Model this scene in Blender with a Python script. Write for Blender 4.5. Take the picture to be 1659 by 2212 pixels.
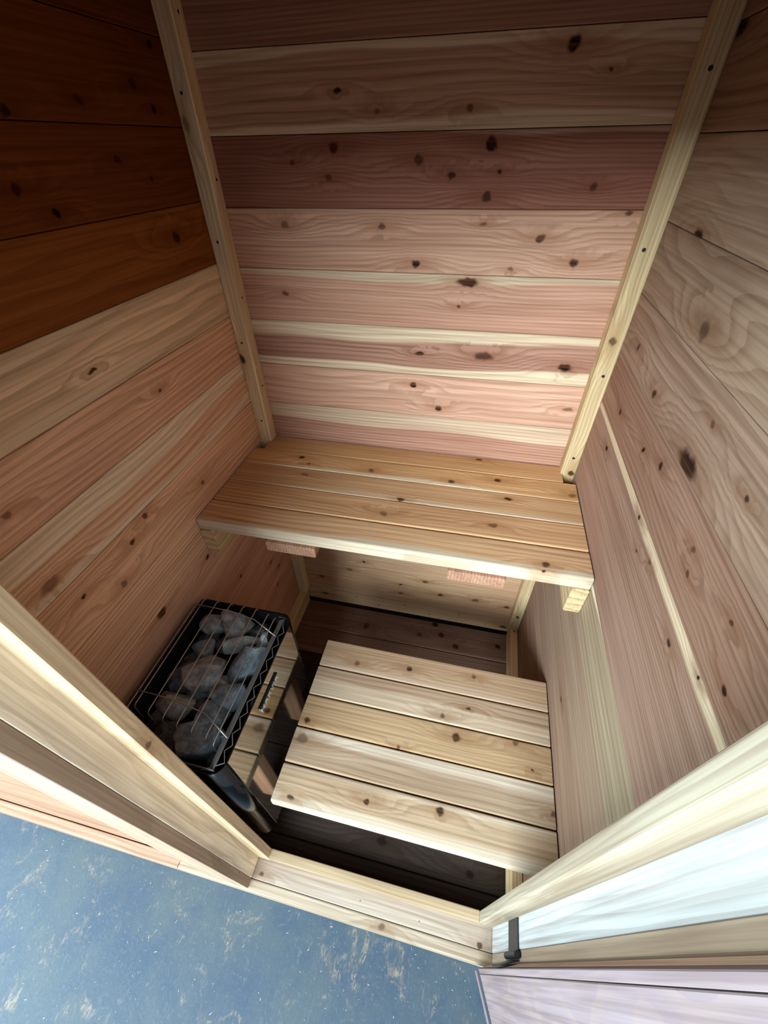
import bpy, math, random
from mathutils import Matrix, Vector, noise as mnoise

# ------------------------------------------------------------------ camera, world, light, exposure
scene = bpy.context.scene
col = scene.collection
for o in list(bpy.data.objects):
    bpy.data.objects.remove(o)

CAM = Vector((0.7015, 0.1744, 1.7185))
cam_d = bpy.data.cameras.new('camera')
cam = bpy.data.objects.new('camera', cam_d)
col.objects.link(cam)
cam_d.sensor_fit = 'AUTO'
cam_d.sensor_width = 36.0
cam_d.lens = 884.64 / 2212.0 * 36.0
cam_d.clip_start = 0.01
R = (0.97566562, 0.21865745, -0.01629463)
U = (-0.13428513, 0.6546286, 0.74392802)
B = (0.17333233, -0.72363687, 0.66806106)
cam.matrix_world = Matrix(((R[0], U[0], B[0], CAM[0]), (R[1], U[1], B[1], CAM[1]),
                           (R[2], U[2], B[2], CAM[2]), (0, 0, 0, 1)))
scene.camera = cam

world = bpy.data.worlds.new('world')
scene.world = world
world.use_nodes = True
wb = world.node_tree.nodes['Background']
wb.inputs[0].default_value = (0.66, 0.85, 1.0, 1)
wb.inputs[1].default_value = 0.74

# daylight through the open bay of the workshop, behind and to the left of the photographer
bay_d = bpy.data.lights.new('bay_daylight', 'AREA')
bay_d.shape = 'RECTANGLE'
bay_d.size = 3.2
bay_d.size_y = 1.4
bay_d.energy = 340
bay_d.color = (0.66, 0.85, 1.0)
bay = bpy.data.objects.new('bay_daylight', bay_d)
col.objects.link(bay)
bay_pos = Vector((-0.45, -2.6, 2.45))
bay.location = bay_pos
bay.rotation_euler = (Vector((0.6, 0.4, 0.6)) - bay_pos).to_track_quat('-Z', 'Y').to_euler()

# added area light from the photographer's left, to brighten faces turned that way
fill_d = bpy.data.lights.new('side_fill_light', 'AREA')
fill_d.shape = 'RECTANGLE'
fill_d.size = 1.8
fill_d.size_y = 1.6
fill_d.energy = 140
fill_d.color = (0.60, 0.85, 1.0)
fill = bpy.data.objects.new('side_fill_light', fill_d)
col.objects.link(fill)
fill_pos = Vector((-2.6, -0.9, 1.75))
fill.location = fill_pos
fill.rotation_euler = (Vector((0.95, 0.35, 0.6)) - fill_pos).to_track_quat('-Z', 'Y').to_euler()

vs = scene.view_settings
vs.view_transform = 'Standard'
vs.look = 'None'
vs.exposure = 0.66
vs.gamma = 1.0
vs.use_curve_mapping = False
scene.cycles.max_bounces = 6
scene.cycles.diffuse_bounces = 4
scene.cycles.glossy_bounces = 3
scene.cycles.caustics_reflective = False
scene.cycles.use_light_tree = False
world.cycles.sampling_method = 'NONE'

# ------------------------------------------------------------------ dimensions (metres)
W, D = 1.038, 1.3203            # inner width, back wall
YF = 0.335                      # inner face of the front wall
YE = 0.2615                     # outer face of the front wall
POST = 0.042
P = 0.13                        # board pitch
ZB = [1.8681 - P * k for k in range(-2, 15)]      # back wall seams
ZCEIL = 2.12
HEAD = 1.80                     # head of the door opening
JL, JR = 0.2712, 0.9221         # faces of the stops
JL2, JR2 = 0.2312, 0.964        # faces of the jambs
YS, Y1, Y2, Y3 = 0.3389, 0.3127, 0.2615, 0.2364
ZS, ZS2 = 0.0612, 0.0249
GROUND = -0.085

# ------------------------------------------------------------------ helpers
def lin(c):
    return tuple(((v / 255) / 12.92 if v / 255 <= 0.04045 else (((v / 255) + 0.055) / 1.055) ** 2.4) for v in c)

def put(name, mesh, mat=None, parent=None, mw=None, kind=None):
    o = bpy.data.objects.new(name, mesh)
    col.objects.link(o)
    if mw is not None:
        o.matrix_basis = mw
    if parent is not None:
        o.parent = parent
        o.matrix_parent_inverse = parent_world(parent).inverted()
    if mesh is not None and mat is not None:
        if len(mesh.materials) == 0:
            mesh.materials.append(None)
        o.material_slots[0].link = 'OBJECT'
        o.material_slots[0].material = mat
    if kind:
        o['kind'] = kind
    return o

def parent_world(p):
    m = p.matrix_basis.copy()
    if p.parent is not None:
        m = parent_world(p.parent) @ p.matrix_parent_inverse @ m
    return m

def thing(name, loc, label, cat, group=None, kind=None):
    o = bpy.data.objects.new(name, None)
    o.empty_display_size = 0.05
    col.objects.link(o)
    o.location = loc
    tag(o, label, cat, group, kind)
    return o

def tag(o, label, cat, group=None, kind=None):
    o['label'] = label
    o['category'] = cat
    if group:
        o['group'] = group
    if kind:
        o['kind'] = kind
    return o

def mesh_from(name, verts, faces, smooth=False):
    m = bpy.data.meshes.new(name)
    m.from_pydata(verts, [], faces)
    m.update()
    if smooth:
        for p in m.polygons:
            p.use_smooth = True
    return m

_cache = {}
def board_mesh(L, w, t, r=0.0015, rb=None, seg=1):
    """prism with rounded long edges: x 0..L along the grain, y 0..w across, z -t..0"""
    rb = r if rb is None else rb
    key = (round(L, 4), round(w, 4), round(t, 4), r, rb, seg)
    if key in _cache:
        return _cache[key]
    sec = []
    def arc(cy, cz, rad, a0):
        for i in range(seg + 1):
            a = a0 + math.pi / 2 * i / seg
            sec.append((cy + rad * math.cos(a), cz + rad * math.sin(a)))
    arc(w - r, -r, r, 0)
    arc(r, -r, r, math.pi / 2)
    arc(rb, -t + rb, rb, math.pi)
    arc(w - rb, -t + rb, rb, 1.5 * math.pi)
    n = len(sec)
    e = min(0.001, r)
    rings = [(0, e), (e, 0), (L - e, 0), (L, e)]
    vs_, fs = [], []
    cy_, cz_ = w / 2, -t / 2
    for x, ins in rings:
        for y, z in sec:
            yy = y + (ins if y < cy_ else -ins)
            zz = z + (ins if z < cz_ else -ins)
            vs_.append((x, yy, zz))
    for k in range(3):
        for i in range(n):
            j = (i + 1) % n
            fs.append((k * n + i, (k + 1) * n + i, (k + 1) * n + j, k * n + j))
    fs.append(tuple(range(n)))
    fs.append(tuple(3 * n + i for i in reversed(range(n))))
    m = mesh_from('board', vs_, fs)
    # outward normals
    import bmesh
    bm = bmesh.new(); bm.from_mesh(m); bmesh.ops.recalc_face_normals(bm, faces=bm.faces)
    bm.to_mesh(m); bm.free()
    _cache[key] = m
    return m

def frame(o, u, v):
    u = Vector(u).normalized(); v = Vector(v).normalized(); n = u.cross(v)
    return Matrix(((u.x, v.x, n.x, o[0]), (u.y, v.y, n.y, o[1]), (u.z, v.z, n.z, o[2]), (0, 0, 0, 1)))

def box_mesh(x0, x1, y0, y1, z0, z1, name='block'):
    v = [(x0, y0, z0), (x1, y0, z0), (x1, y1, z0), (x0, y1, z0), (x0, y0, z1), (x1, y0, z1), (x1, y1, z1), (x0, y1, z1)]
    f = [(0, 3, 2, 1), (4, 5, 6, 7), (0, 1, 5, 4), (1, 2, 6, 5), (2, 3, 7, 6), (3, 0, 4, 7)]
    return mesh_from(name, v, f)

def join_meshes(name, parts):
    v, f = [], []
    for m in parts:
        b = len(v)
        v += [tuple(x.co) for x in m.vertices]
        f += [tuple(b + i for i in p.vertices) for p in m.polygons]
    return mesh_from(name, v, f)

# ------------------------------------------------------------------ materials
class NT:
    def __init__(self, name):
        self.mat = bpy.data.materials.new(name)
        self.mat.use_nodes = True
        self.t = self.mat.node_tree
        self.bsdf = self.t.nodes['Principled BSDF']
    def n(self, typ, **kw):
        nd = self.t.nodes.new(typ)
        for k, v in kw.items():
            setattr(nd, k, v)
        return nd
    def link(self, a, b):
        self.t.links.new(a, b)
    def setin(self, nd, i, v):
        if isinstance(v, bpy.types.NodeSocket):
            self.link(v, nd.inputs[i])
        else:
            nd.inputs[i].default_value = v
    def math(self, op, a, b=0.0, c=None):
        nd = self.n('ShaderNodeMath', operation=op)
        self.setin(nd, 0, a); self.setin(nd, 1, b)
        if c is not None:
            self.setin(nd, 2, c)
        return nd.outputs[0]
    def vmath(self, op, a, b=(0, 0, 0)):
        nd = self.n('ShaderNodeVectorMath', operation=op)
        self.setin(nd, 0, a); self.setin(nd, 1, b)
        return nd.outputs['Value'] if op in ('LENGTH', 'DOT_PRODUCT') else nd.outputs[0]
    def mapr(self, v, a, b, c, d, smooth=True):
        nd = self.n('ShaderNodeMapRange')
        if smooth:
            nd.interpolation_type = 'SMOOTHSTEP'
        self.setin(nd, 0, v)
        for i, x in enumerate((a, b, c, d)):
            self.setin(nd, i + 1, x)
        return nd.outputs[0]
    def noise(self, vec, scale=1.0, detail=2.0, rough=0.5, dist=0.0):
        nd = self.n('ShaderNodeTexNoise')
        self.link(vec, nd.inputs['Vector'])
        nd.inputs['Scale'].default_value = scale
        nd.inputs['Detail'].default_value = detail
        nd.inputs['Roughness'].default_value = rough
        nd.inputs['Distortion'].default_value = dist
        return nd.outputs[0]
    def mix(self, f, a, b, mode='MIX'):
        nd = self.n('ShaderNodeMix', data_type='RGBA', blend_type=mode)
        self.setin(nd, 0, f)
        for i, x in ((6, a), (7, b)):
            if isinstance(x, bpy.types.NodeSocket):
                self.link(x, nd.inputs[i])
            else:
                nd.inputs[i].default_value = (*x[:3], 1)
        return nd.outputs[2]

CREAM = (228, 200, 158)
def desat(c, k=0.38):
    L = 0.3 * c[0] + 0.55 * c[1] + 0.15 * c[2]
    return tuple(x * (1 - k) + L * t * k for x, t in zip(c, (1.10, 1.0, 0.84)))

def wood(name, heart, sap=CREAM, top=0.0, bot=0.0, w=0.13, freq=90, contrast=0.45, wob=2.0,
         knots=(), seed=0, rough=0.55, dark=None, vary=0.5, wob_u=1.3, slope=0.0, ds=0.26):
    """cedar board: u along the grain (object x), v across (object y)"""
    h = desat(lin(heart), ds); s = desat(lin(sap), 0.25)
    h = (h[0], h[1] * 0.98, h[2] * 0.90)
    s = (s[0], s[1] * 0.925, s[2] * 0.90)
    dk = desat(lin(dark)) if dark else tuple(x * y for x, y in zip(h, (0.50, 0.40, 0.34)))
    contrast = min(0.75, contrast * 1.25)
    N = NT(name)
    tc = N.n('ShaderNodeTexCoord').outputs['Object']
    sep = N.n('ShaderNodeSeparateXYZ'); N.link(tc, sep.inputs[0])
    u, v, nn = sep.outputs
    base = N.vmath('ADD', tc, (seed * 1.37 + 3, seed * 0.71, seed * 2.13))
    lo = N.noise(N.vmath('MULTIPLY', base, (wob_u, 5.0, 5.0)), 1.0, 2.0)
    fine = N.noise(N.vmath('MULTIPLY', base, (2.5, 160.0, 160.0)), 1.0, 2.0, 0.6)
    mid = N.noise(N.vmath('MULTIPLY', base, (2.2, 22.0, 22.0)), 1.0, 2.0, 0.55)
    # growth-ring field
    G = N.math('MULTIPLY_ADD', v, freq, N.math('MULTIPLY', lo, wob * 2.0))
    if slope:
        G = N.math('MULTIPLY_ADD', u, slope, G)
    G = N.math('MULTIPLY_ADD', mid, 0.55, G)
    core = halo = ring_k = None
    if knots:
        wn = N.n('ShaderNodeTexNoise'); N.link(base, wn.inputs['Vector']); wn.inputs['Scale'].default_value = 55.0; wn.inputs['Detail'].default_value = 1.0
        wv = N.vmath('MULTIPLY', N.vmath('SUBTRACT', wn.outputs['Color'], (0.5, 0.5, 0.5)), (0.012, 0.012, 0.0))
        flat = N.vmath('ADD', N.vmath('MULTIPLY', tc, (1, 1, 0)), wv)
    for i, (ku, kv, r, el) in enumerate(knots):
        dlt = N.vmath('SUBTRACT', flat, (ku, kv, 0))
        d1 = N.vmath('LENGTH', N.vmath('MULTIPLY', dlt, (1 / (r * max(el, 0.7) * 1.15), 1 / (r * 0.95), 0)))
        d2 = N.vmath('LENGTH', N.vmath('MULTIPLY', dlt, (1 / (r * 6.5 + 0.02), 1 / (r * 1.9 + 0.004), 0)))
        amp = min(3.2, 0.9 + r * 110) * (1 if (i + seed) % 2 else -1)
        G = N.math('ADD', G, N.mapr(d2, 0.0, 1.6, amp, 0.0))
        tone = (0.95, 0.7, 1.0, 0.6, 0.85)[(i * 3 + seed) % 5]
        c = N.mapr(d1, 0.50, 1.10, tone, 0.0)
        hl = N.mapr(d2, 0.10, 1.0, 0.65, 0.0)
        rk = N.math('MULTIPLY', c, d1)
        core = c if core is None else N.math('MAXIMUM', core, c)
        halo = hl if halo is None else N.math('MAXIMUM', halo, hl)
        ring_k = rk if ring_k is None else N.math('ADD', ring_k, rk)
    fr = N.math('FRACT', G)
    ring = N.math('MULTIPLY', N.mapr(fr, 0.25, 0.93, 0.0, 1.0), N.mapr(fr, 0.95, 1.0, 1.0, 0.0))
    amt = N.math('MULTIPLY', ring, N.mapr(lo, 0.25, 0.75, contrast * 0.55, contrast, False))
    light = tuple(min(1, x * 1.12) for x in h)
    c0 = N.mix(N.mapr(mid, 0.3, 0.7, 0.0, vary), light, tuple(x * f for x, f in zip(h, (0.80, 0.70, 0.66))))
    if top or bot:
        wav = N.math('MULTIPLY_ADD', N.math('SUBTRACT', lo, 0.5), 0.075, v)
        wav = N.math('MULTIPLY_ADD', N.math('SUBTRACT', mid, 0.5), 0.012, wav)
        m = None
        if top:
            m = N.mapr(wav, w - top - 0.004, w - top + 0.005, 0.0, 1.0)
        if bot:
            m2 = N.mapr(wav, bot - 0.005, bot + 0.004, 1.0, 0.0)
            m = m2 if m is None else N.math('MAXIMUM', m, m2)
        c0 = N.mix(m, c0, s)
        dmix = N.mix(m, dk, tuple(x * f for x, f in zip(s, (0.62, 0.55, 0.46))))
    else:
        dmix = N.mix(0.0, dk, dk)
    c1 = N.mix(amt, c0, dmix)
    c2 = N.mix(N.mapr(fine, 0.35, 0.7, 0.0, 0.38), c1, (0.40, 0.31, 0.25), 'MULTIPLY')
    if core is not None:
        c2 = N.mix(halo, c2, tuple(x * f for x, f in zip(h, (0.62, 0.48, 0.38))))
        kc = N.mix(N.mapr(fine, 0.3, 0.7, 0.0, 1.0), (0.012, 0.008, 0.007), tuple(x * f for x, f in zip(h, (0.20, 0.13, 0.10))))
        c2 = N.mix(core, c2, kc)
    N.link(c2, N.bsdf.inputs['Base Color'])
    N.bsdf.inputs['Roughness'].default_value = rough
    N.bsdf.inputs['Specular IOR Level'].default_value = 0.0     # dry unfinished wood
    bp = N.n('ShaderNodeBump')
    bp.inputs['Strength'].default_value = 0.16
    bp.inputs['Distance'].default_value = 0.0012
    N.link(fine, bp.inputs['Height'])
    N.link(bp.outputs[0], N.bsdf.inputs['Normal'])
    return N.mat

def plain(name, c, rough=0.5, metal=0.0, noise_amt=0.0, nscale=30, bump=0.0, spec=0.5):
    N = NT(name)
    c = lin(c)
    if noise_amt or bump:
        tc = N.n('ShaderNodeTexCoord').outputs['Object']
        ns = N.noise(tc, nscale, 5, 0.6)
        N.link(N.mix(N.mapr(ns, 0.3, 0.7, 0, noise_amt), c, tuple(x * 0.35 for x in c)), N.bsdf.inputs['Base Color'])
        if bump:
            bp = N.n('ShaderNodeBump'); bp.inputs['Strength'].default_value = bump
            bp.inputs['Distance'].default_value = 0.002
            N.link(ns, bp.inputs['Height']); N.link(bp.outputs[0], N.bsdf.inputs['Normal'])
    else:
        N.bsdf.inputs['Base Color'].default_value = (*c, 1)
    N.bsdf.inputs['Roughness'].default_value = rough
    N.bsdf.inputs['Metallic'].default_value = metal
    N.bsdf.inputs['Specular IOR Level'].default_value = spec
    return N.mat

M_NAIL = plain('nail_dark', (22, 16, 14), 0.6)
M_BACKING = plain('backing_dark', (60, 42, 32), 0.9, noise_amt=0.4)
M_STEEL = plain('polished_steel', (176, 170, 160), 0.07, 1.0, noise_amt=0.05, nscale=8)
M_DARKST = plain('dark_steel', (58, 56, 56), 0.16, 1.0)
M_BRUSHED = plain('brushed_steel', (128, 122, 114), 0.45, 0.25, noise_amt=0.15, nscale=60)
M_WIRE = plain('steel_wire', (196, 192, 184), 0.3, 0.75)
M_BLACK = plain('heater_black', (14, 14, 16), 0.6, 0.0)
M_BLACKM = plain('hinge_black', (38, 38, 42), 0.45, 0.3, noise_amt=0.25, nscale=90)

# ------------------------------------------------------------------ knots read off the boards (along, across, radius, elongation)
K_BACK = [(0.793, 1.846, 0.0136, 0.9), (0.35, 1.802, 0.0056, 1.6), (0.431, 1.768, 0.0065, 1), (0.619, 1.77, 0.0068, 1), (0.866, 1.812, 0.0033, 1.5), (0.331, 1.714, 0.0134, 0.6), (0.23, 1.692, 0.0075, 0.8), (0.521, 1.693, 0.0122, 0.7), (0.593, 1.667, 0.0088, 1), (0.67, 1.715, 0.016, 0.6), (0.694, 1.671, 0.0051, 1), (0.315, 1.664, 0.0086, 1), (0.888, 1.645, 0.0073, 1), (0.673, 1.63, 0.0125, 0.9), (0.19, 1.573, 0.010, 1), (0.437, 1.573, 0.0091, 1), (0.803, 1.555, 0.0101, 1), (0.521, 1.498, 0.0108, 1), (0.887, 1.509, 0.0116, 1), (0.748, 1.492, 0.0051, 1.6), (0.674, 1.581, 0.0048, 2), (0.971, 1.603, 0.0068, 1.4), (0.163, 1.42, 0.0083, 1), (0.635, 1.406, 0.0058, 1), (0.651, 1.462, 0.012, 2.2), (0.716, 1.283, 0.0139, 2), (0.931, 1.267, 0.0122, 1.6), (0.538, 1.278, 0.0066, 2), (0.524, 1.186, 0.0096, 1), (0.605, 1.117, 0.0098, 1), (0.968, 1.15, 0.0072, 2), (0.331, 0.346, 0.0078, 1.2), (0.259, 0.278, 0.0102, 1.4), (0.116, 0.194, 0.0101, 1.4), (0.608, 0.279, 0.0104, 1.4), (0.496, 0.23, 0.0066, 1), (0.679, 0.204, 0.0107, 1.2), (0.501, 0.169, 0.0109, 1.2), (0.835, 0.207, 0.0123, 1.3), (0.971, 0.195, 0.0086, 1.5), (0.761, 0.54, 0.0109, 1)]
K_LEFT = [(1.0, 1.782, 0.0091, 1.0), (1.152, 1.811, 0.0098, 1.0), (0.848, 1.763, 0.0077, 1.0), (1.197, 1.777, 0.0061, 1.0), (1.042, 1.706, 0.008, 1.0), (0.808, 1.677, 0.0096, 1.0), (0.859, 1.644, 0.0081, 1.0), (1.125, 1.674, 0.0042, 1.0), (1.148, 1.57, 0.0137, 1.0), (1.24, 1.87, 0.0087, 1.0), (0.926, 1.306, 0.0064, 1.0), (0.944, 1.026, 0.0099, 1.0), (0.732, 1.091, 0.0092, 1.0), (0.673, 1.064, 0.0087, 1.0), (0.512, 1.288, 0.0079, 1.0), (0.492, 1.133, 0.0137, 1.6), (0.522, 1.058, 0.0078, 1.0), (0.603, 0.999, 0.0111, 1.0), (0.639, 0.834, 0.0138, 1.3), (0.784, 1.412, 0.0052, 2.4), (1.134, 0.478, 0.0104, 1.0), (1.178, 0.405, 0.0107, 1.0), (0.85, 0.819, 0.0096, 1.0), (0.948, 0.611, 0.0084, 1.0), (1.135, 0.334, 0.0083, 1.0)]
K_RIGHT = [(0.927, 1.495, 0.0168, 1.0), (1.126, 1.251, 0.0086, 1.0), (1.172, 1.382, 0.0091, 1.0), (0.999, 1.357, 0.009, 1.0), (0.936, 1.27, 0.0078, 1.0), (0.849, 1.292, 0.0072, 1.0), (1.12, 1.156, 0.0089, 1.0), (0.832, 1.189, 0.007, 1.0), (0.73, 1.174, 0.006, 1.0), (0.658, 1.281, 0.007, 1.0), (0.639, 1.249, 0.0053, 1.0), (0.781, 1.149, 0.0054, 1.0), (0.782, 1.344, 0.0205, 1.8), (0.633, 1.395, 0.0059, 1.0), (0.583, 1.155, 0.0066, 1.0), (0.532, 1.289, 0.0053, 1.0), (0.51, 1.192, 0.0038, 1.0), (0.475, 1.231, 0.0066, 1.0), (0.738, 0.616, 0.0093, 1.0), (1.272, 1.847, 0.0156, 2), (1.1, 1.597, 0.0098, 2), (0.777, 1.417, 0.0065, 1.0)]
K_UB = [(0.424, 1.18, 0.0104, 1.0), (0.673, 1.173, 0.0105, 1.0), (0.809, 1.205, 0.0122, 1.0), (0.182, 1.205, 0.0099, 1.0), (1.020, 1.174, 0.0108, 1.0), (0.839, 1.123, 0.0092, 1.5), (0.504, 0.99, 0.0116, 1.0), (0.8, 1.004, 0.0093, 1.5), (0.927, 0.89, 0.0095, 1.0), (0.54, 1.06, 0.0077, 1.5), (0.749, 1.305, 0.0079, 1.5), (0.217, 1.175, 0.0058, 1.0), (0.922, 0.871, 0.005, 1.0), (0.227, 1.119, 0.0084, 1.5)]
K_LB = [(0.623, 0.796, 0.0103, 1.0), (0.458, 0.78, 0.0092, 1.0), (0.821, 0.813, 0.0075, 1.0), (0.739, 0.678, 0.0098, 0.7), (0.81, 0.714, 0.0069, 1.0), (0.365, 0.583, 0.010, 1.0), (0.784, 0.627, 0.0128, 1.0), (0.943, 0.649, 0.0086, 1.0), (0.633, 0.57, 0.006, 1.0), (0.984, 0.59, 0.0045, 1.0), (0.369, 0.535, 0.0169, 1.0), (0.389, 0.399, 0.0095, 1.0), (0.58, 0.432, 0.0086, 1.0), (0.76, 0.45, 0.0103, 1.0), (1.029, 0.503, 0.0062, 1.0)]
K_FL = [(0.708, 1.246, 0.0154, 1.0), (0.61, 1.227, 0.0145, 1.0), (0.351, 1.22, 0.0194, 0.7), (0.779, 1.2, 0.016, 1.0), (0.673, 1.297, 0.0156, 1.0), (0.967, 1.24, 0.0126, 1.0), (0.606, 0.44, 0.0166, 1.0), (0.895, 0.419, 0.0127, 1.0)]

PINK = (208, 152, 124); TAN = (206, 160, 118); MAUVE = (150, 98, 84); ROSE = (196, 140, 118)
ORANGE = (196, 138, 88); HONEY = (214, 166, 112)

# ------------------------------------------------------------------ room shell
def wall(name, label, verts):
    m = join_meshes(name, verts)
    o = put(name, m, M_BACKING, kind='structure')
    o['label'] = label
    o['category'] = 'wall'
    return o

T = 0.018
wall_back = wall('wall_back', 'back wall of horizontal cedar boards behind the upper bench',
                 [box_mesh(-0.08, W + 0.08, D + T + 0.002, D + 0.08, GROUND, ZCEIL)])
wall_left = wall('wall_left', 'left wall of cedar boards with the stone heater against it',
                 [box_mesh(-0.08, -T - 0.002, YF + 0.001, D + T, GROUND, ZCEIL)])
wall_right = wall('wall_right', 'right wall of pale cedar boards beside both benches',
                  [box_mesh(W + T + 0.002, W + 0.08, YF + 0.001, D + T, GROUND, ZCEIL)])

def clad(wall_o, seams, axis, K, styles):
    for k in range(len(seams) - 1):
        z1, z0 = seams[k], seams[k + 1]
        w = z1 - z0 - 0.0012
        st = dict(styles[k])
        heart = st.pop('heart')
        fac = {'back': 1.03, 'right': 0.82, 'left': 1.20 if k > 5 else 1.0 if k == 5 else 0.80}[axis]  # left wall: dimmer top and brighter lower boards put into the colour
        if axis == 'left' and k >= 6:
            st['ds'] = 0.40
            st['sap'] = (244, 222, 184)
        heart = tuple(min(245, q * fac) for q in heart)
        kn = []
        for (a, z, r, el) in K:
            if z0 <= z < z1:
                if axis == 'back':
                    uu = a
                elif axis == 'left':
                    uu = a - YF
                else:
                    uu = (D) - a
                kn.append((uu, z - z0, r, el))
        mat = wood('cedar_%s_%d' % (axis, k), heart, knots=kn, w=w, seed=k * 3 + {'back': 1, 'left': 17, 'right': 41}[axis], **st)
        if axis == 'back':
            m = board_mesh(W, w, T, 0.0012); mw = frame((0, D, z0), (1, 0, 0), (0, 0, 1))
        elif axis == 'left':
            m = board_mesh(D - YF, w, T, 0.0012); mw = frame((0, YF, z0), (0, 1, 0), (0, 0, 1))
        else:
            m = board_mesh(D - YF, w, T, 0.0012); mw = frame((W, D, z0), (0, -1, 0), (0, 0, 1))
        put('plank', m, mat, wall_o, mw)

dflt = dict(heart=ROSE, freq=110, contrast=0.4, wob=2)
S_BACK = [
    dict(heart=(176, 118, 96), freq=120, contrast=0.3),
    dict(heart=(172, 116, 94), freq=140, contrast=0.35),
    dict(heart=(196, 146, 112), freq=60, contrast=0.45, top=0.026, bot=0.014, wob=2.5),
    dict(heart=(160, 96, 76), freq=130, contrast=0.5, top=0.006, sap=(205, 165, 145), wob=2),
    dict(heart=(214, 156, 126), freq=95, contrast=0.4, wob=2, top=0.0),
    dict(heart=(206, 146, 118), freq=110, contrast=0.42, top=0.016, wob=2.5),
    dict(heart=(178, 122, 100), freq=70, contrast=0.5, top=0.034, bot=0.026, wob=2.5),
    dict(heart=(216, 158, 130), freq=55, contrast=0.4, wob=3),
    dict(heart=(190, 132, 108), freq=90, contrast=0.5, top=0.052, sap=(220, 188, 150), wob=2),
    dflt, dflt, dflt,
    dict(heart=(196, 140, 112), freq=80, contrast=0.35, bot=0.03, sap=(214, 180, 140)),
    dict(heart=(200, 150, 112), freq=80, contrast=0.35, top=0.03, sap=(214, 180, 140)),
    dict(heart=(206, 156, 112), freq=90, contrast=0.4, bot=0.02, sap=(214, 180, 140)),
    dict(heart=(212, 168, 122), freq=90, contrast=0.4, top=0.03, sap=(214, 184, 140)),
]
zb = ZB[:15] + [0.104]
clad(wall_back, zb, 'back', K_BACK, S_BACK)
DL = 0.0158
zl = [z + DL for z in ZB[:15]] + [0.09, 0.0]
S_LEFT = [  # upper rows: reddish boards, darkened further for the dim corner
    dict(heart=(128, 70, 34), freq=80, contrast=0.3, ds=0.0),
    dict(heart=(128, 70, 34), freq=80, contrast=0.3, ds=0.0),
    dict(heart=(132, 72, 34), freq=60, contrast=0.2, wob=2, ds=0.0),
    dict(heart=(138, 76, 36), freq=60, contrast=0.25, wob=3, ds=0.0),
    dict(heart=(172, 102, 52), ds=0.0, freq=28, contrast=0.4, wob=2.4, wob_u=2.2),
    dict(heart=(240, 202, 160), freq=30, contrast=0.5, wob=2.2, dark=(176, 134, 84), wob_u=2.0, top=0.03, bot=0.03),
    dict(heart=(206, 148, 112), freq=70, contrast=0.4, wob=3),
    dict(heart=(206, 152, 114), freq=60, contrast=0.45, wob=3, top=0.05, bot=0.028, sap=(226, 190, 146)),
    dict(heart=(206, 150, 110), freq=75, contrast=0.42, wob=3),
    dict(heart=(204, 150, 116), freq=90, contrast=0.45, wob=2.5),
    dict(heart=(196, 140, 110), freq=110, contrast=0.5, wob=2),
    dict(heart=(190, 130, 102), freq=120, contrast=0.5, wob=2),
    dict(heart=(186, 126, 98), freq=120, contrast=0.5, wob=2),
    dict(heart=(186, 126, 98), freq=120, contrast=0.5, wob=2),
    dict(heart=(180, 120, 92), freq=110, contrast=0.45, wob=2),
    dict(heart=(180, 120, 92), freq=110, contrast=0.45, wob=2),
]
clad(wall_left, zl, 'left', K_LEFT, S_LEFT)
zr = [1.7247 + 0.1313 * k for k in (3, 2, 1, 0)] + [1.7247 - 0.1313 * k for k in range(1, 13)] + [0.0]
S_RIGHT = [
    dict(heart=(196, 150, 120), freq=70, contrast=0.3),
    dict(heart=(192, 146, 116), freq=70, contrast=0.3),
    dict(heart=(196, 148, 120), freq=50, contrast=0.3, wob=2),
    dict(heart=(214, 170, 136), freq=35, contrast=0.3, wob=3, wob_u=2.2),
    dict(heart=(206, 162, 130), freq=32, contrast=0.38, wob=3, wob_u=2.5),
    dict(heart=(206, 158, 130), freq=45, contrast=0.42, wob=3),
    dict(heart=(200, 144, 116), freq=90, contrast=0.42, wob=2.5, bot=0.0),
    dict(heart=(206, 154, 128), freq=130, contrast=0.45, wob=1.6, top=0.012),
    dict(heart=(212, 160, 136), freq=170, contrast=0.45, wob=1.5),
    dict(heart=(216, 186, 150), freq=60, contrast=0.4, wob=2.2, top=0.006, sap=(236, 224, 190)),
    dict(heart=(212, 172, 142), freq=150, contrast=0.45, wob=1.4),
    dict(heart=(206, 162, 134), freq=170, contrast=0.5, wob=1.4),
    dict(heart=(202, 156, 130), freq=170, contrast=0.5, wob=1.4),
    dict(heart=(196, 148, 124), freq=150, contrast=0.5, wob=1.4),
    dict(heart=(190, 142, 118), freq=150, contrast=0.5, wob=1.4),
    dict(heart=(190, 142, 118), freq=150, contrast=0.5, wob=1.4),
]
clad(wall_right, zr, 'right', K_RIGHT, S_RIGHT)

# ceiling and front wall (the opening is in the front wall)
M_CLAD = wood('cedar_ceiling', (190, 138, 104), freq=60, contrast=0.35, seed=77)
ceil = put('ceiling', box_mesh(-0.08, W + 0.08, YE, D + 0.08, ZCEIL + 0.001, ZCEIL + 0.06), M_CLAD, kind='structure')
ceil['label'] = 'flat cedar board ceiling of the sauna above the door head'; ceil['category'] = 'ceiling'
M_FRONT = wood('cedar_front', (176, 128, 102), freq=60, contrast=0.3, seed=79, w=0.13)
JB = 0.019
front = put('wall_front', join_meshes('wall_front', [
    box_mesh(-1.65, JL2 - JB, YE + 0.001, YF, GROUND, ZCEIL),
    box_mesh(JR2 + JB, W + 0.08, YE + 0.001, YF, GROUND, ZCEIL),
    box_mesh(JL2 - JB, JR2 + JB, YE + 0.001, YF, HEAD + JB, ZCEIL),
    box_mesh(JL2 - JB, JR2 + JB, YE + 0.001, YF, GROUND, ZS2 - JB)]), M_FRONT, kind='structure')
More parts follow.
